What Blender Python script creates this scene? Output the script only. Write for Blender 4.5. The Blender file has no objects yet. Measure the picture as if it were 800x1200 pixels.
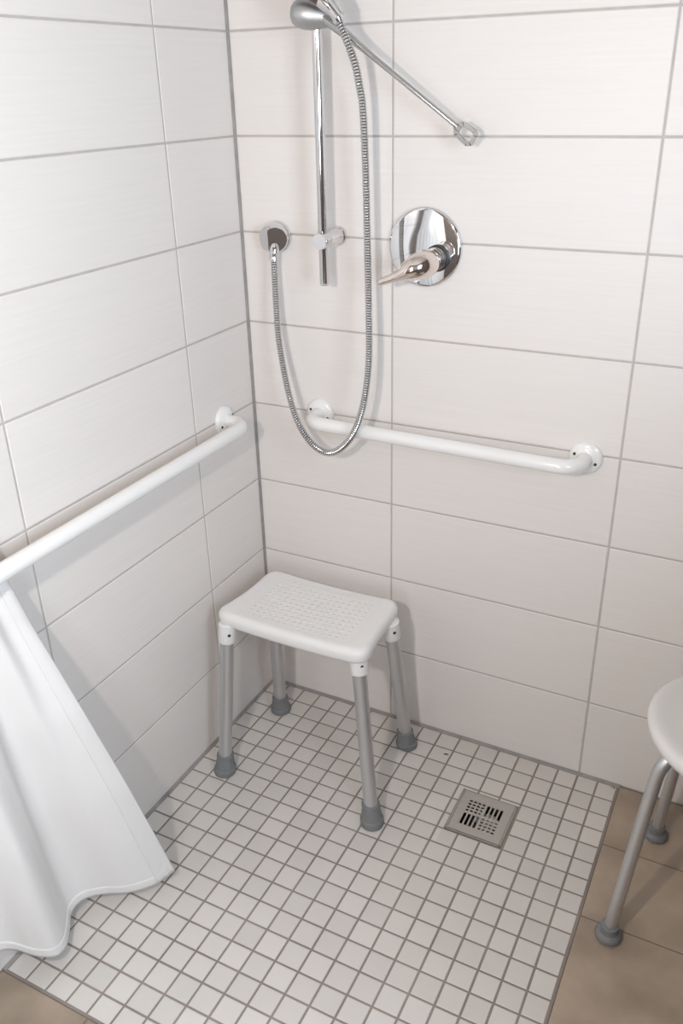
import bpy, bmesh, math, random
from mathutils import Vector, Matrix, noise
random.seed(7)
C = bpy.context.scene.collection
PI = math.pi

# ------------------------------------------------------------ helpers
def mat(name, color, rough=0.5, metal=0.0, spec=0.5, coat=0.0, trans=0.0, sss=0.0):
    m = bpy.data.materials.new(name); m.use_nodes = True
    b = m.node_tree.nodes['Principled BSDF']
    b.inputs['Base Color'].default_value = (*color, 1)
    b.inputs['Roughness'].default_value = rough
    b.inputs['Metallic'].default_value = metal
    b.inputs['Specular IOR Level'].default_value = spec
    b.inputs['Coat Weight'].default_value = coat
    b.inputs['Transmission Weight'].default_value = trans
    if sss:
        b.inputs['Subsurface Weight'].default_value = sss
        b.inputs['Subsurface Scale'].default_value = 0.01
    return m

def N(m, t, **kw):
    n = m.node_tree.nodes.new(t)
    for k, v in kw.items():
        if k in n.inputs: n.inputs[k].default_value = v
        else: setattr(n, k, v)
    return n
def L(m, a, b): m.node_tree.links.new(a, b)
def P(m): return m.node_tree.nodes['Principled BSDF']

def coords(m, scale=(1, 1, 1)):
    t = N(m, 'ShaderNodeTexCoord'); mp = N(m, 'ShaderNodeMapping')
    mp.inputs['Scale'].default_value = scale
    L(m, t.outputs['Object'], mp.inputs['Vector']); return mp.outputs['Vector']

def vary(m, base, amt, scale, nscale=1.0, detail=3, bump=0.0, rough_var=None, island=0.0):
    """base colour multiplied by a soft noise, optional bump, optional per-tile tint"""
    v = coords(m, scale)
    n = N(m, 'ShaderNodeTexNoise'); n.inputs['Scale'].default_value = nscale; n.inputs['Detail'].default_value = detail
    L(m, v, n.inputs['Vector'])
    r = N(m, 'ShaderNodeMapRange'); r.inputs['From Min'].default_value = .25; r.inputs['From Max'].default_value = .75
    r.inputs['To Min'].default_value = 1 - amt; r.inputs['To Max'].default_value = 1 + amt
    L(m, n.outputs['Fac'], r.inputs['Value'])
    out = r.outputs['Result']
    if island:
        g = N(m, 'ShaderNodeNewGeometry')
        r2 = N(m, 'ShaderNodeMapRange'); r2.inputs['To Min'].default_value = 1 - island; r2.inputs['To Max'].default_value = 1 + island
        L(m, g.outputs['Random Per Island'], r2.inputs['Value'])
        mm = N(m, 'ShaderNodeMath', operation='MULTIPLY')
        L(m, out, mm.inputs[0]); L(m, r2.outputs['Result'], mm.inputs[1]); out = mm.outputs[0]
    vm = N(m, 'ShaderNodeVectorMath', operation='SCALE'); vm.inputs[0].default_value = base
    L(m, out, vm.inputs['Scale']); L(m, vm.outputs[0], P(m).inputs['Base Color'])
    if bump:
        b = N(m, 'ShaderNodeBump'); b.inputs['Strength'].default_value = bump; b.inputs['Distance'].default_value = .001
        L(m, n.outputs['Fac'], b.inputs['Height']); L(m, b.outputs['Normal'], P(m).inputs['Normal'])
    return n

def world_loc(o):
    v = Vector((0, 0, 0))
    while o is not None: v = v + o.location; o = o.parent
    return v

def obj(name, bm, m, parent=None, smooth=True, angle=40):
    """link a bmesh (built in world coordinates) as ONE object, optionally under a parent"""
    bmesh.ops.recalc_face_normals(bm, faces=bm.faces)
    me = bpy.data.meshes.new(name)
    if parent is not None: bmesh.ops.translate(bm, verts=bm.verts, vec=-world_loc(parent))
    bm.to_mesh(me); bm.free()
    for mm in (m if isinstance(m, (list, tuple)) else [m]): me.materials.append(mm)
    if smooth:
        for p in me.polygons: p.use_smooth = True
        me.set_sharp_from_angle(angle=math.radians(angle))
    o = bpy.data.objects.new(name, me); C.objects.link(o)
    if parent is not None: o.parent = parent
    return o

def thing(name, label, cat, loc, group=None):
    o = bpy.data.objects.new(name, None); C.objects.link(o); o.location = loc
    o.empty_display_size = .05
    return tag(o, label, cat, group)
def tag(o, label, cat, group=None):
    o['label'] = label; o['category'] = cat
    if group: o['group'] = group
    return o
def struct(o): o['kind'] = 'structure'; return o

def box(bm, a, b, mi=0):
    r = bmesh.ops.create_cube(bm, size=1)
    c = [(a[i] + b[i]) / 2 for i in range(3)]; s = [abs(b[i] - a[i]) for i in range(3)]
    for v in r['verts']: v.co = Vector((v.co.x * s[0] + c[0], v.co.y * s[1] + c[1], v.co.z * s[2] + c[2]))
    fs = {f for v in r['verts'] for f in v.link_faces}
    for f in fs: f.material_index = mi
    return r['verts']

def tube(bm, pts, rad, seg=20, caps=True, flat=None):
    pts = [Vector(p) for p in pts]; n = len(pts)
    if not hasattr(rad, '__len__'): rad = [rad] * n
    t = [(pts[min(i + 1, n - 1)] - pts[max(i - 1, 0)]).normalized() for i in range(n)]
    up = Vector((0, 0, 1)) if abs(t[0].z) < .9 else Vector((1, 0, 0))
    nrm = (up - t[0] * up.dot(t[0])).normalized(); rings = []
    for i in range(n):
        nrm = (nrm - t[i] * nrm.dot(t[i])).normalized(); bi = t[i].cross(nrm)
        fa = 1 if flat is None else flat[i]
        rings.append([bm.verts.new(pts[i] + (nrm * math.cos(2 * PI * k / seg) * fa + bi * math.sin(2 * PI * k / seg)) * rad[i]) for k in range(seg)])
    for a, b in zip(rings, rings[1:]):
        for k in range(seg): bm.faces.new((a[k], a[(k + 1) % seg], b[(k + 1) % seg], b[k]))
    if caps: bm.faces.new(rings[0][::-1]); bm.faces.new(rings[-1])
    return rings

def lathe(bm, prof, origin, axis, seg=48):
    """profile of (radius, distance along axis)"""
    axis = Vector(axis).normalized(); o = Vector(origin)
    up = Vector((0, 0, 1)) if abs(axis.z) < .9 else Vector((1, 0, 0))
    u = (up - axis * up.dot(axis)).normalized(); w = axis.cross(u); rings = []
    for r, h in prof:
        if r <= 1e-6: rings.append([bm.verts.new(o + axis * h)])
        else: rings.append([bm.verts.new(o + axis * h + (u * math.cos(2 * PI * k / seg) + w * math.sin(2 * PI * k / seg)) * r) for k in range(seg)])
    for a, b in zip(rings, rings[1:]):
        for k in range(seg):
            k2 = (k + 1) % seg
            if len(a) == 1 and len(b) == 1: continue
            if len(a) == 1: bm.faces.new((a[0], b[k2], b[k]))
            elif len(b) == 1: bm.faces.new((a[k], a[k2], b[0]))
            else: bm.faces.new((a[k], a[k2], b[k2], b[k]))
    if len(rings[0]) > 1: bm.faces.new(rings[0][::-1])
    if len(rings[-1]) > 1: bm.faces.new(rings[-1])

def spline(pts, per=12, ext=None):
    """Catmull-Rom through the points (tuples of any length)"""
    out = []; n = len(pts)
    for i in range(n - 1):
        p0, p1, p2, p3 = pts[max(i - 1, 0)], pts[i], pts[i + 1], pts[min(i + 2, n - 1)]
        for k in range(per):
            t = k / per
            out.append(tuple(.5 * ((2 * b) + (c - a) * t + (2 * a - 5 * b + 4 * c - d) * t * t + (3 * b - a - 3 * c + d) * t ** 3) for a, b, c, d in zip(p0, p1, p2, p3)))
    out.append(tuple(pts[-1])); return out

def resample(pts, step):
    pts = [Vector(p) for p in pts]; out = [pts[0]]; need = step
    for a, b in zip(pts, pts[1:]):
        d = (b - a).length; pos = 0
        while d - pos >= need:
            pos += need; out.append(a.lerp(b, pos / d)); need = step
        need -= d - pos
    return out

# ------------------------------------------------------------ materials
M = {}
M['tile'] = mat('wall_tile', (.74, .69, .65), .42, spec=.4)
vary(M['tile'], (.765, .724, .694), .022, (5, 5, 170), 1.0, 4, bump=.28, island=.012)
M['grout'] = mat('wall_grout', (.42, .38, .355), .9); vary(M['grout'], (.50, .465, .44), .08, (30, 30, 30))
M['mosaic'] = mat('mosaic_tile', (.66, .62, .58), .38, spec=.45)
vary(M['mosaic'], (.63, .60, .565), .02, (9, 9, 9), 1.0, 3, bump=.1, island=.05)
M['mgrout'] = mat('mosaic_grout', (.27, .235, .21), .9); vary(M['mgrout'], (.27, .232, .205), .18, (9, 9, 9))
M['beige'] = mat('beige_floor_tile', (.4, .31, .235), .5)
vary(M['beige'], (.37, .295, .225), .34, (6, 6, 6), 1.0, 6, bump=.1, island=.05)
M['bgrout'] = mat('beige_grout', (.2, .165, .14), .9)
M['caulk'] = mat('grey_silicone', (.36, .34, .325), .5); vary(M['caulk'], (.3, .28, .265), .2, (25, 25, 25))
M['plaster'] = mat('white_plaster', (.8, .79, .77), .8); vary(M['plaster'], (.55, .54, .52), .02, (6, 6, 6))
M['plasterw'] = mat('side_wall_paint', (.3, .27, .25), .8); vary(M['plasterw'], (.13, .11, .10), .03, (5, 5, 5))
M['chrome'] = mat('chrome', (.74, .74, .75), .07, 1.0)
M['chrome2'] = mat('polished_plate', (.78, .78, .79), .035, 1.0)
M['satin'] = mat('satin_nickel', (.5, .51, .51), .45, 1.0)
M['tintedchrome'] = mat('reflection_tinted_chrome', (.80, .71, .66), .1, 1.0)  # warm reflections put into the metal colour of the lever
M['hose'] = mat('hose_metal', (.62, .615, .61), .14, 1.0)
M['rodchrome'] = mat('worn_chrome', (.50, .50, .495), .16, 1.0)
M['nickel'] = mat('grey_nickel', (.30, .30, .295), .34, 1.0)
M['hosegap'] = mat('hose_groove', (.10, .10, .10), .45, .6)
M['steel'] = mat('brushed_steel', (.55, .53, .5), .38, 1.0); vary(M['steel'], (.56, .54, .51), .04, (3, 200, 3), bump=.05)
M['steel_dark'] = mat('drain_inside', (.09, .08, .07), .5, .6)
M['alu'] = mat('anodised_aluminium', (.56, .56, .565), .42, .85); vary(M['alu'], (.60, .60, .605), .03, (80, 80, 3), bump=.03)
M['rubber'] = mat('grey_rubber', (.13, .138, .145), .6); vary(M['rubber'], (.185, .19, .195), .06, (60, 60, 60))
M['dark'] = mat('dark_hole', (.03, .028, .025), .7)
M['black'] = mat('black_plastic', (.025, .025, .025), .4)
M['brown'] = mat('brown_handle', (.09, .032, .02), .25, coat=.5)
M['enamel'] = mat('white_enamel', (.83, .82, .8), .22, spec=.5, coat=.3)
M['seat'] = mat('white_seat_plastic', (.80, .78, .765), .38, spec=.4, sss=.1)
M['seat2'] = mat('grey_white_seat_plastic', (.70, .69, .67), .4, spec=.4)
M['collar'] = mat('white_collar_plastic', (.78, .77, .755), .4)
M['lamp'] = mat('lamp_glass', (.9, .9, .9), .4)
# fabric
f = mat('white_curtain_cloth', (.88, .862, .845), .85, spec=.15)
nt = f.node_tree; tr = N(f, 'ShaderNodeBsdfTranslucent'); tr.inputs['Color'].default_value = (.9, .89, .9, 1)
mx = N(f, 'ShaderNodeMixShader'); mx.inputs['Fac'].default_value = .22
L(f, P(f).outputs[0], mx.inputs[1]); L(f, tr.outputs[0], mx.inputs[2])
L(f, mx.outputs[0], nt.nodes['Material Output'].inputs['Surface'])
v = coords(f, (9, 9, 3)); n1 = N(f, 'ShaderNodeTexNoise'); n1.inputs['Scale'].default_value = 1.2; n1.inputs['Detail'].default_value = 5; n1.inputs['Distortion'].default_value = .8
L(f, v, n1.inputs['Vector'])
v2 = coords(f, (900, 900, 900)); n2 = N(f, 'ShaderNodeTexNoise'); n2.inputs['Scale'].default_value = 1.0; L(f, v2, n2.inputs['Vector'])
b1 = N(f, 'ShaderNodeBump'); b1.inputs['Strength'].default_value = .35; b1.inputs['Distance'].default_value = .012; L(f, n1.outputs['Fac'], b1.inputs['Height'])
b2 = N(f, 'ShaderNodeBump'); b2.inputs['Strength'].default_value = .15; b2.inputs['Distance'].default_value = .0006
L(f, n2.outputs['Fac'], b2.inputs['Height']); L(f, b1.outputs['Normal'], b2.inputs['Normal']); L(f, b2.outputs['Normal'], P(f).inputs['Normal'])
M['cloth'] = f

# seat surface: rows of small raised pips inside an inner panel, panel edged by a fine groove
def seat_material(name, col, hw, hd, round_=False):
    m = mat(name, col, .36, spec=.4, sss=.08)
    tc = N(m, 'ShaderNodeTexCoord'); sp = N(m, 'ShaderNodeSeparateXYZ'); L(m, tc.outputs['Object'], sp.inputs[0])
    def M1(op, a, b=None, c=None):
        n = N(m, 'ShaderNodeMath', operation=op)
        for i, q in enumerate((a, b, c)):
            if q is None: continue
            if isinstance(q, (int, float)): n.inputs[i].default_value = q
            else: L(m, q, n.inputs[i])
        return n.outputs[0]
    X, Y = sp.outputs['X'], sp.outputs['Y']
    k = 2 * PI / .0165
    w = M1('MULTIPLY', M1('SINE', M1('MULTIPLY', M1('ADD', X, Y), k * .5)), M1('SINE', M1('MULTIPLY', M1('SUBTRACT', X, Y), k * .5)))
    pips = M1('SMOOTH_MAX', M1('SUBTRACT', w, .25), 0.0, .1)
    dx = M1('DIVIDE', M1('ABSOLUTE', X), hw); dy = M1('DIVIDE', M1('ABSOLUTE', Y), hd)
    e = M1('POWER', M1('ADD', M1('POWER', dx, 9.0), M1('POWER', dy, 9.0)), 1 / 9.0)
    inside = M1('LESS_THAN', e, .93)
    groove = M1('MULTIPLY', M1('LESS_THAN', M1('ABSOLUTE', M1('SUBTRACT', e, 1.0)), .026), -.8)
    h = M1('ADD', M1('MULTIPLY', pips, inside), groove)
    b = N(m, 'ShaderNodeBump'); b.inputs['Strength'].default_value = 1.0; b.inputs['Distance'].default_value = .0016
    L(m, h, b.inputs['Height']); L(m, b.outputs['Normal'], P(m).inputs['Normal'])
    return m

# ------------------------------------------------------------ room shell
RX, FY, CZ = 1.95, -2.02, 2.45
def tiled(bm, us, vs, mp, gap, bev, depth, holes=None, wob=0.0):
    """bevelled tiles between the joint positions us, vs; mp(u, v, h) -> point; also the grout bed"""
    def tile(u0, v0, u1, v1):
        if u1 - u0 < .004 or v1 - v0 < .004: return
        h = random.uniform(-wob, wob) if wob else 0
        o = [(u0, v0), (u1, v0), (u1, v1), (u0, v1)]
        i = [(u0 + bev, v0 + bev), (u1 - bev, v0 + bev), (u1 - bev, v1 - bev), (u0 + bev, v1 - bev)]
        vo = [bm.verts.new(mp(a, b, -depth)) for a, b in o]
        vm = [bm.verts.new(mp(a, b, h - bev * .6)) for a, b in o]
        vi = [bm.verts.new(mp(a, b, h)) for a, b in i]
        bm.faces.new(vi)
        for k in range(4):
            bm.faces.new((vm[k], vm[(k + 1) % 4], vi[(k + 1) % 4], vi[k]))
            bm.faces.new((vo[k], vo[(k + 1) % 4], vm[(k + 1) % 4], vm[k]))
    g = gap / 2
    for u0, u1 in zip(us, us[1:]):
        for v0, v1 in zip(vs, vs[1:]):
            a, b, c, d = u0 + g, v0 + g, u1 - g, v1 - g
            if holes:
                x0, y0, x1, y1 = holes
                if a < x1 and c > x0 and b < y1 and d > y0:
                    tile(a, b, min(c, x0), d); tile(max(a, x1), b, c, d)
                    m0, m1 = max(a, x0), min(c, x1)
                    tile(m0, b, m1, min(d, y0)); tile(m0, max(b, y1), m1, d)
                    continue
            tile(a, b, c, d)
def quad(bm, pts, mi=0):
    f = bm.faces.new([bm.verts.new(p) for p in pts]); f.material_index = mi; return f

ZJ = [.0, .2167, .4285, .6309, .8342, 1.0341, 1.2355, 1.4311, 1.6267, 1.828, 2.03, 2.232, CZ]
XJ = [.0025, .3685, .8741, 1.3797, 1.8853, RX]
YJ = [FY, -1.7551, -1.2496, -.7441, -.2385, -.0025]
GD = .0022
bm = bmesh.new(); tiled(bm, XJ, ZJ, lambda u, v, h: (u, -h, v), .0042, .0014, GD)
for f_ in bm.faces: f_.material_index = 0
box(bm, (-.12, GD * .6, -.12), (RX + .12, .1, CZ + .1), 1)
struct(obj('wall_back', bm, [M['tile'], M['grout']], smooth=False))
bm = bmesh.new(); tiled(bm, YJ, ZJ, lambda u, v, h: (h, u, v), .0042, .0014, GD)
box(bm, (-.1, FY - .1, -.12), (-GD * .6, .1, CZ + .1), 1)
struct(obj('wall_left', bm, [M['tile'], M['grout']], smooth=False))

# shower floor: hand-laid mosaic sheets on grey-brown grout, hole left for the drain
MX = [.0058, .0555, .1058, .1574, .208, .261, .3143, .3648, .415, .4659, .5176, .5699, .6227, .6742, .7253, .7763, .8251, .8726, .921, .9671]
MY = [-.0070, -.0591, -.1112, -.1609, -.2109, -.2602, -.3076, -.353, -.4022, -.4522, -.5028, -.5536, -.6065, -.6574, -.7097, -.7625, -.8129, -.8626, -.9134, -.9642, -1.0098]
DR = (.642, -.306, .770, -.1735)   # drain opening x0,y0,x1,y1
bm = bmesh.new(); tiled(bm, MX, MY[::-1], lambda u, v, h: (u, v, h), .0046, .0009, .0016, holes=(DR[0] - .004, DR[1] - .004, DR[2] + .004, DR[3] + .004), wob=.0002)
zb = -.0012
for (a, b, c, d) in ((-.01, -1.012, DR[0], .01), (DR[2], -1.012, .969, .01), (DR[0], -1.012, DR[2], DR[1]), (DR[0], DR[3], DR[2], .01)):
    box(bm, (a, b, -.11), (c, d, zb), 1)
struct(obj('floor', bm, [M['mosaic'], M['mgrout']], smooth=False))
# beige room floor: right of and in front of the shower
bm = bmesh.new()
tiled(bm, [.9705, 1.262, 1.862, RX], [-1.0132, -.70, -.4005, -.196, -.002], lambda u, v, h: (u, v, h), .0035, .0008, .0015)
tiled(bm, [-.0, .2165, .8165, 1.4165, RX], [FY, -1.81, -1.51, -1.21, -1.0135], lambda u, v, h: (u, v, h), .0035, .0008, .0015)
box(bm, (.9695, -1.0125, -.11), (RX + .1, .05, -.0012), 1)
box(bm, (-.05, FY - .1, -.11), (RX + .1, -1.0128, -.0012), 1)
struct(obj('floor.001', bm, [M['beige'], M['bgrout']], smooth=False))
# silicone in the corners, edge profile of the mosaic
def strip(name, pts_a, pts_b, m):
    bm = bmesh.new()
    va = [bm.verts.new(p) for p in pts_a]; vb = [bm.verts.new(p) for p in pts_b]; n = len(va)
    for k in range(n): bm.faces.new((va[k], va[(k + 1) % n], vb[(k + 1) % n], vb[k]))
    bm.faces.new(va[::-1]); bm.faces.new(vb)
    return struct(obj(name, bm, m, smooth=False))
strip('trim_1', [(0, .001, -.002), (0, -.0088, -.002), (0, -.0088, .0002), (0, -.0012, .0042), (0, .001, .0045)], [(.973, .001, -.002), (.973, -.0088, -.002), (.973, -.0088, .0002), (.973, -.0012, .0042), (.973, .001, .0045)], M['caulk'])
strip('trim_2', [(-.001, 0, -.002), (.0078, 0, -.002), (.0078, 0, .0002), (.0012, 0, .0042), (-.001, 0, .0045)], [(-.001, -1.012, -.002), (.0078, -1.012, -.002), (.0078, -1.012, .0002), (.0012, -1.012, .0042), (-.001, -1.012, .0045)], M['caulk'])
strip('trim_3', [(-.001, .001, .004), (.0042, .001, .004), (.001, -.0032, .004), (-.001, -.0042, .004)], [(-.001, .001, CZ), (.0042, .001, CZ), (.001, -.0032, CZ), (-.001, -.0042, CZ)], M['caulk'])
bm = bmesh.new()
box(bm, (.9672, -1.0125, -.02), (.9702, -.003, .0003)); box(bm, (.0, -1.0132, -.02), (.9702, -1.0102, .0003))
struct(obj('trim_4', bm, M['mgrout'], smooth=False))

bm = bmesh.new(); box(bm, (-.1, FY - .1, CZ), (RX + .1, .1, CZ + .1)); struct(obj('ceiling', bm, M['plaster'], smooth=False))
VY0, VY1, VZ0, VZ1 = -1.92, -1.15, .95, 1.95
bm = bmesh.new()
box(bm, (RX, FY - .1, -.1), (RX + .1, VY0, CZ)); box(bm, (RX, VY1, -.1), (RX + .1, .1, CZ))
box(bm, (RX, VY0, -.1), (RX + .1, VY1, VZ0)); box(bm, (RX, VY0, VZ1), (RX + .1, VY1, CZ))
struct(obj('wall_right', bm, M['plasterw'], smooth=False))
bm = bmesh.new()
for a, b in (((VY0, VZ0), (VY0 + .045, VZ1)), ((VY1 - .045, VZ0), (VY1, VZ1)), ((VY0, VZ0), (VY1, VZ0 + .045)), ((VY0, VZ1 - .045), (VY1, VZ1))): box(bm, (RX - .01, a[0], a[1]), (RX + .08, b[0], b[1]))
struct(obj('added_side_window', bm, M['enamel'], smooth=False))  # unseen frame added round the side fill light
# front wall (behind the camera) with a window opening
WX0, WX1, WZ0, WZ1 = .66, .98, .70, 1.22
bm = bmesh.new()
box(bm, (-.1, FY - .1, -.1), (WX0, FY, CZ)); box(bm, (WX1, FY - .1, -.1), (RX + .1, FY, CZ))
box(bm, (WX0, FY - .1, -.1), (WX1, FY, WZ0)); box(bm, (WX0, FY - .1, WZ1), (WX1, FY, CZ))
struct(obj('wall_front', bm, M['plasterw'], smooth=False))
bm = bmesh.new(); t_ = .045
for a, b in (((WX0, FY - .08, WZ0), (WX0 + t_, FY + .01, WZ1)), ((WX1 - t_, FY - .08, WZ0), (WX1, FY + .01, WZ1)), ((WX0, FY - .08, WZ0), (WX1, FY + .01, WZ0 + t_)), ((WX0, FY - .08, WZ1 - t_), (WX1, FY + .01, WZ1))): box(bm, a, b)
wf = struct(obj('window_1', bm, M['enamel'], smooth=False))

# unseen half-height block beyond the round stool, added to shade the lower right
bm = bmesh.new(); box(bm, (1.42, -1.2, 0), (1.50, 0, 1.12)); struct(obj('added_light_block', bm, M['plasterw'], smooth=False))

# ------------------------------------------------------------ floor drain
dr = thing('floor_drain', 'square brushed steel floor drain grate set in the mosaic floor', 'drain', ((DR[0] + DR[2]) / 2, (DR[1] + DR[3]) / 2, 0))
cx, cy = dr.location.x, dr.location.y
bm = bmesh.new()   # outer frame with a narrow gap round the grate
o_, i_ = .0650, .0622
for a, b in (((cx - o_, cy - o_ - .001, -.02), (cx - i_, cy + o_ + .001, .0012)), ((cx + i_ - .0005, cy - o_ - .001, -.02), (cx + o_, cy + o_ + .001, .0012)), ((cx - o_, cy - o_ - .001, -.02), (cx + o_, cy - i_ - .001, .0012)), ((cx - o_, cy + i_ + .001, -.02), (cx + o_, cy + o_ + .001, .0012))): box(bm, a, b)
obj('drain_frame', bm, M['steel'], dr, smooth=False)
def perforated(bm, x0, y0, x1, y1, z, th, holes):
    xs = sorted({x0, x1, *[h[0] for h in holes], *[h[2] for h in holes]}); ys = sorted({y0, y1, *[h[1] for h in holes], *[h[3] for h in holes]})
    vt = {}
    def V(x, y):
        if (x, y) not in vt: vt[(x, y)] = bm.verts.new((x, y, z))
        return vt[(x, y)]
    fs = []
    for a, c in zip(xs, xs[1:]):
        for b, d in zip(ys, ys[1:]):
            mx_, my_ = (a + c) / 2, (b + d) / 2
            if any(h[0] < mx_ < h[2] and h[1] < my_ < h[3] for h in holes): continue
            fs.append(bm.faces.new((V(a, b), V(c, b), V(c, d), V(a, d))))
    r = bmesh.ops.extrude_face_region(bm, geom=fs)
    bmesh.ops.translate(bm, verts=[g for g in r['geom'] if isinstance(g, bmesh.types.BMVert)], vec=(0, 0, -th))
holes = []
def R6(*a): return tuple(round(q, 6) for q in a)
q = .0262   # half pitch of a quadrant
for sx, sy, kind in ((-1, 1, 'dot'), (1, 1, 'bar'), (-1, -1, 'bar'), (1, -1, 'dot')):
    qx, qy = cx + sx * .0218, cy + sy * .0215
    for k in range(4):
        px = qx - .0155 + k * .01035
        if kind == 'bar': holes.append(R6(px - .0032, qy - .0175, px + .0032, qy + .0175))
        else:
            for j in range(4):
                py = qy - .0150 + j * .0100 + (.0 if k % 2 == 0 else .0)
                holes.append(R6(px - .0034, py - .0026, px + .0034, py + .0026))
bm = bmesh.new(); g_ = .0610
perforated(bm, *R6(cx - g_, cy - g_ - .001, cx + g_, cy + g_ + .001), .0022, .002, holes)
obj('grate', bm, M['steel'], dr, smooth=False)
bm = bmesh.new()
for a, b in (((cx - .064, cy - .065, -.07), (cx + .064, cy + .065, -.066)), ((cx - .064, cy - .065, -.07), (cx - .0622, cy + .065, -.002)), ((cx + .0622, cy - .065, -.07), (cx + .064, cy + .065, -.002)), ((cx - .064, cy - .065, -.07), (cx + .064, cy - .0635, -.002)), ((cx - .064, cy + .0635, -.07), (cx + .064, cy + .065, -.002))): box(bm, a, b)
obj('drain_cup', bm, M['steel_dark'], dr, smooth=False)
bm = bmesh.new(); lathe(bm, [(.0, -.064), (.03, -.064), (.033, -.02), (.026, -.012), (.0, -.012)], (cx + .012, cy + .004, 0), (0, 0, 1), 32)
obj('strainer', bm, M['steel'], dr)

# ------------------------------------------------------------ rectangular shower stool
ST = Vector((.2565, -.2060, 0))
st = thing('shower_stool', 'white rectangular shower stool with aluminium legs standing in the tiled corner', 'stool', ST)
SEAT_Z, HW, HD, RC = .4345, .193, .1175, .038
ang = math.radians(-.5)
def rrect(th, hw, hd, rc):
    """point on a rounded rectangle in direction th"""
    c, s = math.cos(th), math.sin(th)
    t = min(hw / abs(c) if abs(c) > 1e-9 else 1e9, hd / abs(s) if abs(s) > 1e-9 else 1e9)
    x, y = c * t, s * t
    ax, ay = abs(x), abs(y)
    if ax > hw - rc and ay > hd - rc:
        # intersect ray with the corner circle
        ox, oy = hw - rc, hd - rc; dx, dy = abs(c), abs(s)
        B = dx * ox + dy * oy; Cc = ox * ox + oy * oy - rc * rc
        t = B + math.sqrt(max(B * B - Cc, 0)); x, y = c * t, s * t
    return x, y
def seat_mesh(bm, center, z0, hw, hd, rc, th, saddle, roll, rot, seg=120):
    prof = [(s, 0, 0) for s in (.0, .12, .25, .38, .5, .62, .74, .84)]
    edge = []
    for k in range(1, 9):
        a = k / 8 * PI / 2; edge.append((-(1 - math.sin(a)) * roll, -(1 - math.cos(a)) * roll))
    rings = []
    def pt(x, y, dz):
        zz = z0 + dz + saddle * ((x / hw) ** 2 - .9) + .004 * ((y / hd) ** 2 - .5)
        x = x * (1 - .05 * y / hd - .045 * (1 - (y / hd) ** 2))
        xr, yr = x * math.cos(rot) - y * math.sin(rot), x * math.sin(rot) + y * math.cos(rot)
        return (center[0] + xr, center[1] + yr, zz)
    ths = [2 * PI * (k + .5) / seg for k in range(seg)]
    cv = bm.verts.new(pt(0, 0, 0)); rows = []
    for s, _, _ in prof[1:]:
        rows.append([bm.verts.new(pt(*[q * s for q in rrect(t, hw, hd, rc)], 0)) for t in ths])
    def ins(t, d):
        return rrect(t, hw + d, hd + d, max(rc + d, .004))
    rows.append([bm.verts.new(pt(*ins(t, -roll), 0)) for t in ths])
    for dx, dz in edge: rows.append([bm.verts.new(pt(*ins(t, dx), dz)) for t in ths])
    rows.append([bm.verts.new(pt(*ins(t, .0), -th + .004)) for t in ths])
    rows.append([bm.verts.new(pt(*ins(t, -.003), -th)) for t in ths])
    rows.append([bm.verts.new(pt(*ins(t, -.008), -th)) for t in ths])
    rows.append([bm.verts.new(pt(*ins(t, -.009), -.007)) for t in ths])
    rows.append([bm.verts.new(pt(*[q * .5 for q in rrect(t, hw, hd, rc)], -.006)) for t in ths])
    for k in range(seg): bm.faces.new((cv, rows[0][k], rows[0][(k + 1) % seg]))
    for a, b in zip(rows, rows[1:]):
        for k in range(seg): bm.faces.new((a[k], a[(k + 1) % seg], b[(k + 1) % seg], b[k]))
    bm.faces.new(rows[-1])
bm = bmesh.new(); seat_mesh(bm, ST, SEAT_Z, HW, HD, RC, .033, .0075, .016, ang)
M['seat_rect'] = seat_material('textured_seat_plastic', (.80, .785, .77), HW * .76, HD * .78)
seat = obj('seat', bm, M['seat_rect'], st, angle=60)
legs = [((.086, -.374), (.089, -.318)), ((.487, -.366), (.424, -.294)), ((.455, -.09), (.4325, -.137)), ((.091, -.111), (.116, -.150))]
def foot(name, base, top, r, parent, h=.052, s=1.0):
    d = (Vector(top) - Vector(base)).normalized()
    bm = bmesh.new()
    pr = [(0, 0), (.0235 * s, 0), (.0262 * s, .0015), (.0272 * s, .006), (.0272 * s, .014), (.0262 * s, .0172), (.0242 * s, .0185), (.0240 * s, .021), (.0226 * s, .031), (.0208 * s, .040), (.0203 * s, .0445), (.0212 * s, .0455), (.0213 * s, h - .003), (.0205 * s, h), (r + .0003, h)]
    lathe(bm, pr, base, (0, 0, 1), 40)
    # shear the upper part along the leg so that the sleeve follows the tube
    for v_ in bm.verts:
        k = v_.co.z - base[2]; v_.co.x += d.x / d.z * k; v_.co.y += d.y / d.z * k
    return obj(name, bm, M['rubber'], parent)
LR = .0163
for (bx, by), (tx, ty) in legs:
    base = Vector((bx, by, 0)); t36 = Vector((tx, ty, .36)); d = (t36 - base) / .36
    top = base + d * (.408)
    bm = bmesh.new(); tube(bm, [base + d * .03, base + d * .2, base + d * .40], LR, 32)
    lg = obj('leg', bm, M['alu'], st)
    foot('rubber_foot', base, top, LR, lg)
    bm = bmesh.new()
    a0 = base + d * .357
    lathe(bm, [(LR, 0), (.0195, 0), (.0205, .002), (.0208, .040), (.0212, .043), (.0215, .046), (.018, .049)], a0, d, 36)
    side = Vector((math.copysign(1, .27 - bx) * .45, -.9, 0)).normalized()
    col = obj('collar', bm, M['collar'], lg)
    bm = bmesh.new(); c0 = base + d * .383
    lathe(bm, [(0, .0195), (.0038, .0195), (.0038, .0212), (.003, .0214), (.0, .0214)], c0, Vector((.74, -.67, 0)), 16)
    obj('locking_button', bm, M['dark'], lg)

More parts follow.
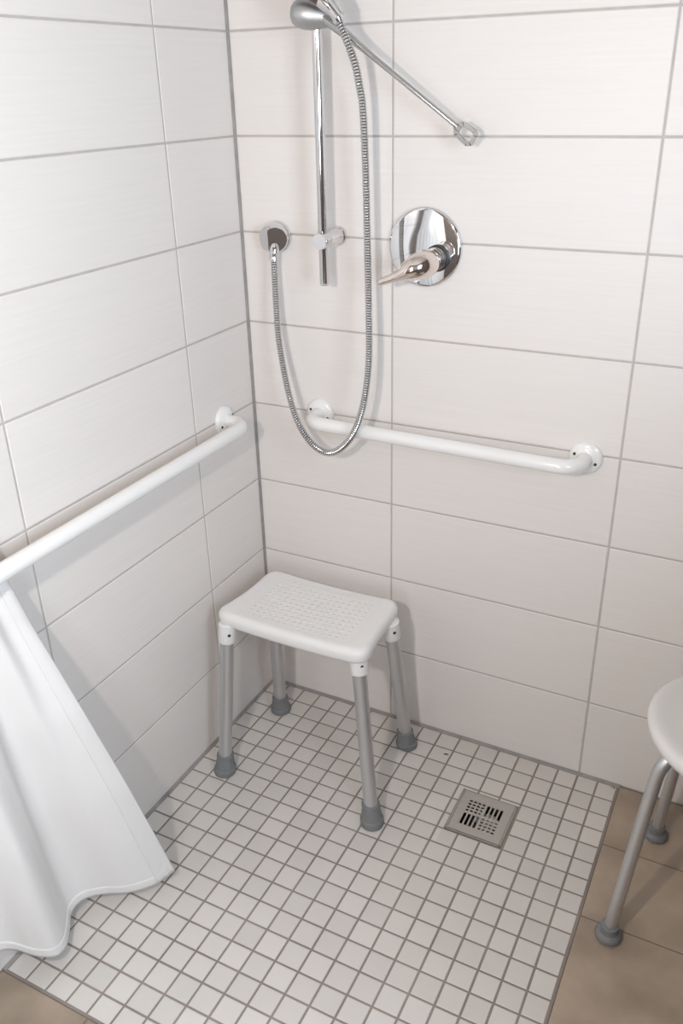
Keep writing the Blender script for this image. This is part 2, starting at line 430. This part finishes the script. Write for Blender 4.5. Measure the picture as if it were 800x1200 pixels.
# ------------------------------------------------------------ round stool at the right edge
RS = Vector((1.2, -.303, 0))
rs = thing('shower_stool', 'pale grey round stool on bent tube legs, cut off by the right edge', 'stool', RS)
bm = bmesh.new(); SZ2 = .492
lathe(bm, [(0, -.012), (.155, -.012), (.158, -.028), (.166, -.03), (.172, -.022), (.1745, -.012), (.173, -.004), (.168, .001), (.160, .003), (.145, .0015), (.13, .0), (0, -.0005)], (RS.x, RS.y, SZ2), (0, 0, 1), 96)
obj('seat', bm, M['seat2'], rs)
feet2 = [(1.031, -.424), (1.073, -.122), (1.369, -.18), (1.325, -.484)]
def bent_leg(fx, fy):
    base = Vector((fx, fy, 0)); c = Vector((RS.x, RS.y, 0)); inw = (c - base).normalized()
    def at(t, z): return base + inw * t + Vector((0, 0, z))
    pts = [at(.0, .012), at(.014, .15), at(.031, .32), at(.0395, .395), at(.045, .425), at(.058, .447), at(.078, .4565), at(.105, .458), at(.205, .458)]
    pts = pts[:3] + [Vector(p) for p in spline([tuple(p) for p in pts[2:]], 8)][1:]
    bm = bmesh.new(); tube(bm, pts, .0120, 28)
    lg = obj('leg', bm, M['alu'], rs)
    bm = bmesh.new(); lathe(bm, [(0, 0), (.022, 0), (.0255, .003), (.026, .010), (.0235, .014), (.0185, .018), (.0175, .033), (.0122, .034)], base, (0, 0, 1), 36)
    obj('rubber_foot', bm, M['rubber'], lg)
for f2 in feet2: bent_leg(*f2)
bm = bmesh.new(); lathe(bm, [(0, .442), (.04, .442), (.045, .446), (.045, .482), (0, .482)], (RS.x, RS.y, 0), (0, 0, 1), 40)
obj('hub', bm, M['seat2'], rs)

# ------------------------------------------------------------ grab rails
def flange(bm_, c, ax, r):
    lathe(bm_, [(0, 0), (r, 0), (r, .003), (r * .97, .006), (r * .9, .0085), (r * .72, .0105), (r * .6, .0115), (r * .5, .0135), (0, .0135)], c, ax, 56)
def rail(label, A, B, ax, off, name='grab_rail', r=.0158, bend=.04, group=None):
    A, B, ax = Vector(A), Vector(B), Vector(ax)
    t = thing(name, label, 'grab rail', A)
    dirv = (B - A).normalized()
    def arc(P0, d1, d2, n=10):   # quarter bend from direction d1 into d2, corner P0
        out = []
        c = P0 - d1 * bend + d2 * bend
        for k in range(n + 1):
            a = k / n * PI / 2; out.append(c - d2 * bend * math.cos(a) + d1 * bend * math.sin(a))
        return out
    cA, cB = A + ax * off, B + ax * off
    pts = [A + ax * .004] + arc(cA, ax, dirv) + [cA.lerp(cB, k / 6) for k in range(1, 6)] + arc(cB, dirv, -ax) + [B + ax * .004]
    bm = bmesh.new(); tube(bm, pts, r, 32); obj('tube', bm, M['enamel'], t, angle=60)
    side = dirv; upv = ax.cross(dirv)
    for cpt in (A, B):
        bm = bmesh.new(); flange(bm, cpt, ax, .0345)
        fl = obj('mounting_flange', bm, M['enamel'], t)
        for q_ in (-1, 1):
            bm = bmesh.new(); hp_ = cpt + dirv * .0235 * q_ * (.92) + Vector((0, 0, -.008 * q_))
            lathe(bm, [(0, .007), (.0034, .007), (.0034, .0112), (.0024, .0116), (0, .0112)], hp_, ax, 16)
            obj('screw', bm, M['dark'], fl)
    return t
rail('white grab rail with bent ends screwed to the back wall under the shower valve', (.1875, 0, .835), (.8055, 0, .8265), (0, -1, 0), .070)
rail('white grab rail running along the left wall above the curtain', (0, -.131, .8315), (0, -.945, .829), (1, 0, 0), .066)

# ------------------------------------------------------------ shower riser rail with slider and lever
RXp, RYp = .245, -.07
rr = thing('shower_rail', 'vertical chrome riser rail with slider and long lever on the back wall', 'shower rail', (RXp, 0, 1.148))
bm = bmesh.new()
lathe(bm, [(0, 0), (.0085, 0), (.0098, .0015), (.0102, .0025), (.0093, .004), (.0098, .0055), (.0098, .70), (0, .70)], (RXp, RYp, 1.148), (0, 0, 1), 36)
obj('rail_tube', bm, M['chrome'], rr)
for zz in (1.2385, 1.80):
    bm = bmesh.new()
    lathe(bm, [(0, 0), (.0195, 0), (.0198, .003), (.0185, .006), (.0165, .007), (.0165, .087), (.0155, .089), (0, .089)], (RXp, 0, zz), (0, -1, 0), 44)
    obj('bracket', bm, M['chrome'], rr)
# slider body (egg shaped clamp), holder cone and lever rod
bm = bmesh.new()
sc = Vector((.251, -.098, 1.6385))
for i, (r_, h_) in enumerate([]): pass
axs = Vector((.78, .25, -.12)).normalized()
lathe(bm, [(0, -.040), (.010, -.0385), (.018, -.034), (.0235, -.025), (.0255, -.012), (.025, .0), (.0225, .012), (.019, .026), (.0165, .038), (.0150, .044), (0, .045)], sc, axs, 44)
sl = obj('slider', bm, M['satin'], rr)
bm = bmesh.new()
lathe(bm, [(.0, -.006), (.0135, -.006), (.0145, 0), (.0115, .038), (0, .038)], (.2935, -.122, 1.6605), Vector((.62, .1, -.75)), 32)
obj('holder_socket', bm, M['chrome'], sl)
p0, p1 = Vector((.277, -.096, 1.634)), Vector((.5205, -.052, 1.4505))
bm = bmesh.new()
pts = [p0.lerp(p1, k / 14) for k in range(15)]
rad = [.0135, .0128, .0112, .0092, .0075, .0068] + [.0064 - .0001 * k for k in range(9)]
tube(bm, pts, rad, 20, flat=[.8] * 15)
lv = obj('lever_rod', bm, M['rodchrome'], sl)
# rectangular loop
bm = bmesh.new()
d = (p1 - p0).normalized(); w_ = Vector((d.z, 0, -d.x)).normalized(); nn = d.cross(w_)
def loop_pt(a, b, c): return p1 + d * a * 1.22 + w_ * b * 1.12 + nn * c * 1.3
outer = [(-.004, -.004), (.003, -.0125), (.027, -.0145), (.034, -.009), (.034, .009), (.027, .0145), (.003, .0125), (-.004, .004)]
inner = [(.006, -.004), (.0085, -.0065), (.0245, -.008), (.027, -.0055), (.027, .0055), (.0245, .008), (.0085, .0065), (.006, .004)]
for th in (-.003, .003): pass
vo = [[bm.verts.new(loop_pt(a, b, c)) for a, b in outer] for c in (-.0032, .0032)]
vi = [[bm.verts.new(loop_pt(a, b, c)) for a, b in inner] for c in (-.0032, .0032)]
for k in range(8):
    j = (k + 1) % 8
    bm.faces.new((vo[0][k], vo[0][j], vi[0][j], vi[0][k])); bm.faces.new((vo[1][k], vo[1][j], vi[1][j], vi[1][k]))
    bm.faces.new((vo[0][k], vo[0][j], vo[1][j], vo[1][k])); bm.faces.new((vi[0][k], vi[0][j], vi[1][j], vi[1][k]))
bmesh.ops.bevel(bm, geom=list(bm.edges), offset=.0006, segments=2, affect='EDGES')
obj('end_loop', bm, M['nickel'], sl)

# ------------------------------------------------------------ hand shower in the slider
hs = thing('hand_shower', 'hand shower with dark brown handle resting in the slider at the top edge', 'hand shower', (.285, -.125, 1.655))
bm = bmesh.new()
hp = spline([(.3085, -.1205, 1.6415), (.29, -.125, 1.657), (.262, -.131, 1.676), (.225, -.14, 1.70), (.185, -.15, 1.727), (.15, -.16, 1.75)], 6)
tube(bm, hp[6:], [.0125] * 2 + [.0135] * (len(hp) - 8), 24)
obj('handle', bm, M['brown'], hs)
bm = bmesh.new(); tube(bm, hp[:8], [.0105, .011, .0118, .0124, .0130, .0136, .0138, .0138], 28)
obj('end_cone', bm, M['chrome'], hs)
bm = bmesh.new(); lathe(bm, [(0, -.014), (.03, -.012), (.042, 0), (.044, .012), (.040, .016), (0, .017)], (.135, -.165, 1.757), Vector((-.15, -.75, -.62)), 48)
obj('spray_head', bm, M['chrome'], hs)

# ------------------------------------------------------------ wall outlet
wo = thing('hose_outlet', 'round chrome wall outlet feeding the shower hose, left of the rail', 'wall outlet', (.0955, 0, 1.229))
bm = bmesh.new()
lathe(bm, [(0, 0), (.0325, 0), (.0335, .002), (.0335, .006), (.0325, .0085), (0, .009)], (.0955, 0, 1.229), (0, -1, 0), 48)
obj('rosette', bm, M['chrome'], wo)
bm = bmesh.new()
lathe(bm, [(.0, .006), (.0315, .008), (.0322, .016), (.0315, .026), (.0285, .036), (.0225, .0445), (.014, .0495), (.0, .051)], (.0955, 0, 1.229), (0, -1, 0), 40)
# two flat facets meeting in a vertical ridge that runs down to the nipple
for n_, d_ in ((Vector((.66, -.74, -.08)), .0345), (Vector((-.42, -.90, -.06)), .0410)):
    n_.normalize()
    bmesh.ops.bisect_plane(bm, geom=bm.verts[:] + bm.edges[:] + bm.faces[:], plane_co=Vector((.0955, 0, 1.229)) + n_ * d_, plane_no=n_, clear_outer=True)
    bmesh.ops.holes_fill(bm, edges=[e for e in bm.edges if e.is_boundary])
hb = obj('elbow_body', bm, M['chrome'], wo, angle=25)
bm = bmesh.new()
lathe(bm, [(0, -.012), (.006, -.010), (.0105, -.002), (.0118, .006), (.0118, .012), (.0105, .013), (.0105, .026), (0, .026)], (.1015, -.030, 1.2145), (0.04, -.22, -1), 24)
obj('nipple', bm, M['chrome'], wo)

# ------------------------------------------------------------ shower hose (ribbed metal)
ho = thing('shower_hose', 'ribbed metal shower hose hanging in a long loop on the back wall', 'hose', (.107, -.04, 1.19))
hpts = [(.1035, -.037, 1.200), (.105, -.040, 1.170), (.107, -.044, 1.130), (.112, -.052, 1.070), (.118, -.060, 1.028), (.130, -.070, .976), (.149, -.083, .914), (.170, -.093, .860), (.196, -.100, .819), (.229, -.105, .792), (.262, -.107, .785), (.295, -.109, .803), (.324, -.110, .838), (.344, -.107, .889), (.355, -.102, .947), (.3585, -.095, 1.01), (.357, -.090, 1.081), (.352, -.083, 1.216), (.3485, -.081, 1.375), (.3475, -.088, 1.479), (.3445, -.096, 1.522), (.340, -.104, 1.557), (.3285, -.112, 1.594), (.316, -.117, 1.625), (.3085, -.1205, 1.6415)]
fine = resample(spline(hpts, 20), .0013)
rad = [(.0079, .0079, .0060, .0060)[k % 4] for k in range(len(fine))]
bm = bmesh.new(); tube(bm, fine, rad, 16)
for k_, f_ in enumerate(bm.faces):
    if (k_ // 16) % 4 == 2 and k_ < 16 * (len(fine) - 1): f_.material_index = 1
obj('ribbed_tube', bm, [M['hose'], M['hosegap']], ho, angle=80)
for a, b in ((fine[0], fine[13]), (fine[-16], fine[-1])):
    bm = bmesh.new(); dd = (b - a)
    lathe(bm, [(.0, 0), (.0093, 0), (.0099, .001), (.0105 if a is fine[-16] else .0094, dd.length - .001), (.0, dd.length)], a, dd, 24)
    obj('hose_nut', bm, M['chrome'], ho)

# ------------------------------------------------------------ mixer valve
VX, VZ = .4435, 1.2255
mv = thing('shower_valve', 'round polished chrome shower valve with a lever handle on the back wall', 'shower valve', (VX, 0, VZ))
bm = bmesh.new()
lathe(bm, [(0, 0), (.078, 0), (.0785, .002), (.0785, .007), (.0775, .0095), (.0755, .0108), (.072, .0115), (.03, .0128), (0, .0128)], (VX, 0, VZ), (0, -1, 0), 96)
obj('escutcheon', bm, M['chrome2'], mv)
hx, hz = .4735, 1.2075
bm = bmesh.new(); lathe(bm, [(0, .010), (.0262, .010), (.0262, .018), (.0235, .0185), (0, .019)], (hx, 0, hz), (0, -1, 0), 48)
obj('seal_ring', bm, M['black'], mv)
bm = bmesh.new(); lathe(bm, [(0, .012), (.0225, .012), (.0232, .02), (.0236, .030), (.0222, .0312), (.0222, .0326), (.0238, .034), (.0240, .043), (.0226, .0442), (.0226, .0456), (.0242, .047), (.0246, .062), (0, .064)], (hx, 0, hz), (0, -1, 0), 56)
hn = obj('handle_neck', bm, M['chrome'], mv)
bm = bmesh.new()
lp = spline([(hx, -.060, hz, .0246), (hx, -.074, hz, .0262), (hx - .004, -.088, hz - .001, .0262), (hx - .014, -.100, hz - .005, .0242), (hx - .0245, -.108, hz - .010, .0192), (hx - .035, -.1125, hz - .0155, .0132), (hx - .048, -.115, hz - .0215, .0098), (hx - .064, -.1175, hz - .028, .0080), (hx - .078, -.1195, hz - .0335, .0070), (hx - .0815, -.1202, hz - .035, .0045)], 6)
tube(bm, [p[:3] for p in lp], [p[3] for p in lp], 32)
obj('lever_handle', bm, M['tintedchrome'], mv, angle=80)

# ------------------------------------------------------------ shower curtain
cu = thing('shower_curtain', 'white cloth shower curtain hanging behind the left grab rail', 'curtain', (.04, -1.1, 0))
hem = [(.181, -.698, .036), (.160, -.742, .030), (.126, -.782, .032), (.088, -.808, .036), (.056, -.838, .036), (.052, -.872, .032), (.074, -.902, .030), (.098, -.936, .034), (.102, -.966, .044), (.078, -.988, .056), (.042, -1.006, .075), (.026, -1.03, .085), (.03, -1.07, .08), (.075, -1.11, .07), (.085, -1.16, .07), (.04, -1.20, .075), (.03, -1.25, .08), (.08, -1.29, .07), (.07, -1.35, .07), (.03, -1.40, .07)]
hs_ = spline(hem, 14); hr = resample(hs_, .004); NU = len(hr)
fx = [(0, 0), (.165, .13), (.405, .53), (.65, .80), (1, 1)]
fy = [(0, 0), (.165, .16), (.405, .33), (.65, .58), (1, 1)]
def ev(tab, t):
    for (a, b), (c, d_) in zip(tab, tab[1:]):
        if t <= c:
            k = (t - a) / (c - a); k2 = k
            return b + (d_ - b) * k2
    return 1
def curtain(u, v):
    """u 0..1 from the leading edge, v 0 at the rail .. 1 at the hem"""
    B = hr[min(int(u * (NU - 1)), NU - 1)]
    if u * (NU - 1) < NU - 1:
        i = int(u * (NU - 1)); B = hr[i].lerp(hr[i + 1], u * (NU - 1) - i)
    fold = math.sin(u * 2 * PI * 8 + .6)
    TY, TX, TZ = -.842 - .40 * u, .0285 + .008 * fold, .83
    RY, RXx, RZ = -1.06 - .50 * u, .055 + .022 * math.sin(u * 2 * PI * 9), 1.985
    vb = .5
    if v < vb:
        k = v / vb; s = k * k * (3 - 2 * k)
        return Vector((RXx + (TX - RXx) * s, RY + (TY - RY) * (k ** 1.6), RZ + (TZ - RZ) * k))
    t = (v - vb) / (1 - vb)
    wv = math.sin(PI * t)
    x = TX + (B.x - TX) * ev(fx, t) ; y = TY + (B.y - TY) * ev(fy, t); z = TZ + (B.z - TZ) * t
    nz = noise.noise(Vector((u * 9, t * 3, 1.7)))
    x += wv * .010 * nz * min(1, u * 12)
    return Vector((max(x, .008), y, z))
def curtain_patch(us, vs, off):
    bm = bmesh.new(); G = []
    for v_ in vs:
        row = []
        for u_ in us:
            p = curtain(u_, v_); e = .002
            du = curtain(min(u_ + e, 1), v_) - curtain(max(u_ - e, 0), v_); dv = curtain(u_, min(v_ + e, 1)) - curtain(u_, max(v_ - e, 0))
            nrm = du.cross(dv)
            nrm = nrm.normalized() if nrm.length > 1e-9 else Vector((1, 0, 0))
            row.append(bm.verts.new(p + nrm * off))
        G.append(row)
    for a, b in zip(G, G[1:]):
        for k in range(len(a) - 1): bm.faces.new((a[k], a[k + 1], b[k + 1], b[k]))
    return bm
def lin(a, b, n): return [a + (b - a) * k / n for k in range(n + 1)]
def solid(o, t, off=0):
    m = o.modifiers.new('thickness', 'SOLIDIFY'); m.thickness = t; m.offset = off
cp = obj('curtain_cloth', curtain_patch(lin(0, 1, 330), lin(0, 1, 150), 0), M['cloth'], cu, angle=180); solid(cp, .0008)
for nm, us, vs in (('side_hem', lin(0.0, .047, 14), lin(.0, 1, 150)), ('bottom_hem', lin(0, 1, 330), lin(.985, 1.0, 4))):
    h_ = obj(nm, curtain_patch(us, vs, 0), M['cloth'], cu, angle=180); solid(h_, .0026)
# curtain rail along the left wall, above the frame
cr = thing('curtain_rail', 'white curtain rail high on the left wall carrying the shower curtain', 'curtain rail', (.055, -1.0, 2.0))
bm = bmesh.new(); tube(bm, [(.0, -1.0, 2.0), (.04, -1.0, 2.0), (.052, -1.006, 2.0), (.055, -1.02, 2.0), (.055, -1.4, 2.0), (.055, -1.75, 2.0), (.052, -1.765, 2.0), (.04, -1.77, 2.0), (.0, -1.77, 2.0)], .009, 20)
obj('rail_tube', bm, M['enamel'], cr)

# ------------------------------------------------------------ small dirt mark on the floor
bm = bmesh.new()
lathe(bm, [(0, 0), (.0034, 0), (.0044, .0006), (.003, .0014), (0, .0017)], (.5575, -.079, 0.0001), (0, 0, 1), 10)
for v_ in bm.verts:
    dx = v_.co.x - .5575; dy = v_.co.y + .079; v_.co.x = .5575 + dx * 1.5; v_.co.y = -.079 + dy * .62 + dx * .3
tag(obj('dirt_crumb', bm, M['dark']), 'tiny dark crumb lying on the mosaic between the stool and back wall', 'crumb')
bm = bmesh.new()
for k in range(7):
    a = Vector((.956 + random.uniform(-.008, .007), -.0135 + random.uniform(-.004, .003), .0012)); r_ = random.uniform(.0012, .0026)
    lathe(bm, [(0, -.001), (r_, -.0005), (r_ * .8, .0012), (0, .0016)], a, (0, 0, 1), 8)
tag(obj('grit', bm, M['mgrout']), 'dark specks of grit where the mosaic meets the back wall', 'grit')['kind'] = 'stuff'

# ------------------------------------------------------------ light
def area(name, loc, target, size, power, col, sy=None, spread=None):
    l = bpy.data.lights.new(name, 'AREA'); l.energy = power; l.color = col; l.size = size
    if sy: l.shape = 'RECTANGLE'; l.size_y = sy
    if spread: l.spread = spread
    o = bpy.data.objects.new(name, l); C.objects.link(o); o.location = loc
    o.rotation_euler = (Vector(target) - Vector(loc)).to_track_quat('-Z', 'Y').to_euler(); return o
# daylight entering by the window behind the camera
area('window_daylight', ((WX0 + WX1) / 2, FY + .012, (WZ0 + WZ1) / 2), ((WX0 + WX1) / 2 - .35, 0, .95), WX1 - WX0 - .1, 4.5, (.85, .92, 1.0), WZ1 - WZ0 - .1)
area('side_fill_light', (RX - .012, (VY0 + VY1) / 2, (VZ0 + VZ1) / 2), (0, (VY0 + VY1) / 2, 1.3), VY1 - VY0 - .1, 31, (.72, .86, 1.0), VZ1 - VZ0 - .1)  # invented cool source, added to brighten the left wall
# pendant lamp behind the camera
LX, LY, LZ = .64, -1.71, 1.53
lampo = thing('pendant_lamp', 'small bare pendant lamp hanging behind the camera', 'lamp', (LX, LY, CZ))
bm = bmesh.new(); lathe(bm, [(0, 0), (.05, 0), (.05, .02), (.004, .03), (.003, CZ - LZ - .11), (.018, CZ - LZ - .1), (.02, CZ - LZ - .055), (0, CZ - LZ - .055)], (LX, LY, CZ), (0, 0, -1), 24)
obj('cord_and_socket', bm, M['black'], lampo)
pl = bpy.data.lights.new('lamp_bulb', 'POINT'); pl.energy = 35; pl.color = (1, .925, .865); pl.shadow_soft_size = .03
po = bpy.data.objects.new('lamp_bulb', pl); C.objects.link(po); po.location = (LX, LY, LZ)
w = bpy.data.worlds.new('world'); bpy.context.scene.world = w; w.use_nodes = True
w.node_tree.nodes['Background'].inputs[0].default_value = (.75, .85, 1, 1); w.node_tree.nodes['Background'].inputs[1].default_value = 1.0

# ------------------------------------------------------------ camera
cam = bpy.data.cameras.new('camera'); co = bpy.data.objects.new('camera', cam); C.objects.link(co)
co.location = (1.11774, -1.67406, 1.52205); co.rotation_euler = (1.11009, .02274, .47427)
cam.sensor_fit = 'VERTICAL'; cam.sensor_height = 36; cam.lens = 1006.406 / 1200 * 36; cam.clip_start = .02
S = bpy.context.scene; S.camera = co
S.view_settings.view_transform = 'Standard'; S.view_settings.look = 'None'; S.view_settings.gamma = 1
S.view_settings.use_curve_mapping = False; S.view_settings.exposure = -0.06
S.cycles.max_bounces = 10; S.cycles.diffuse_bounces = 6
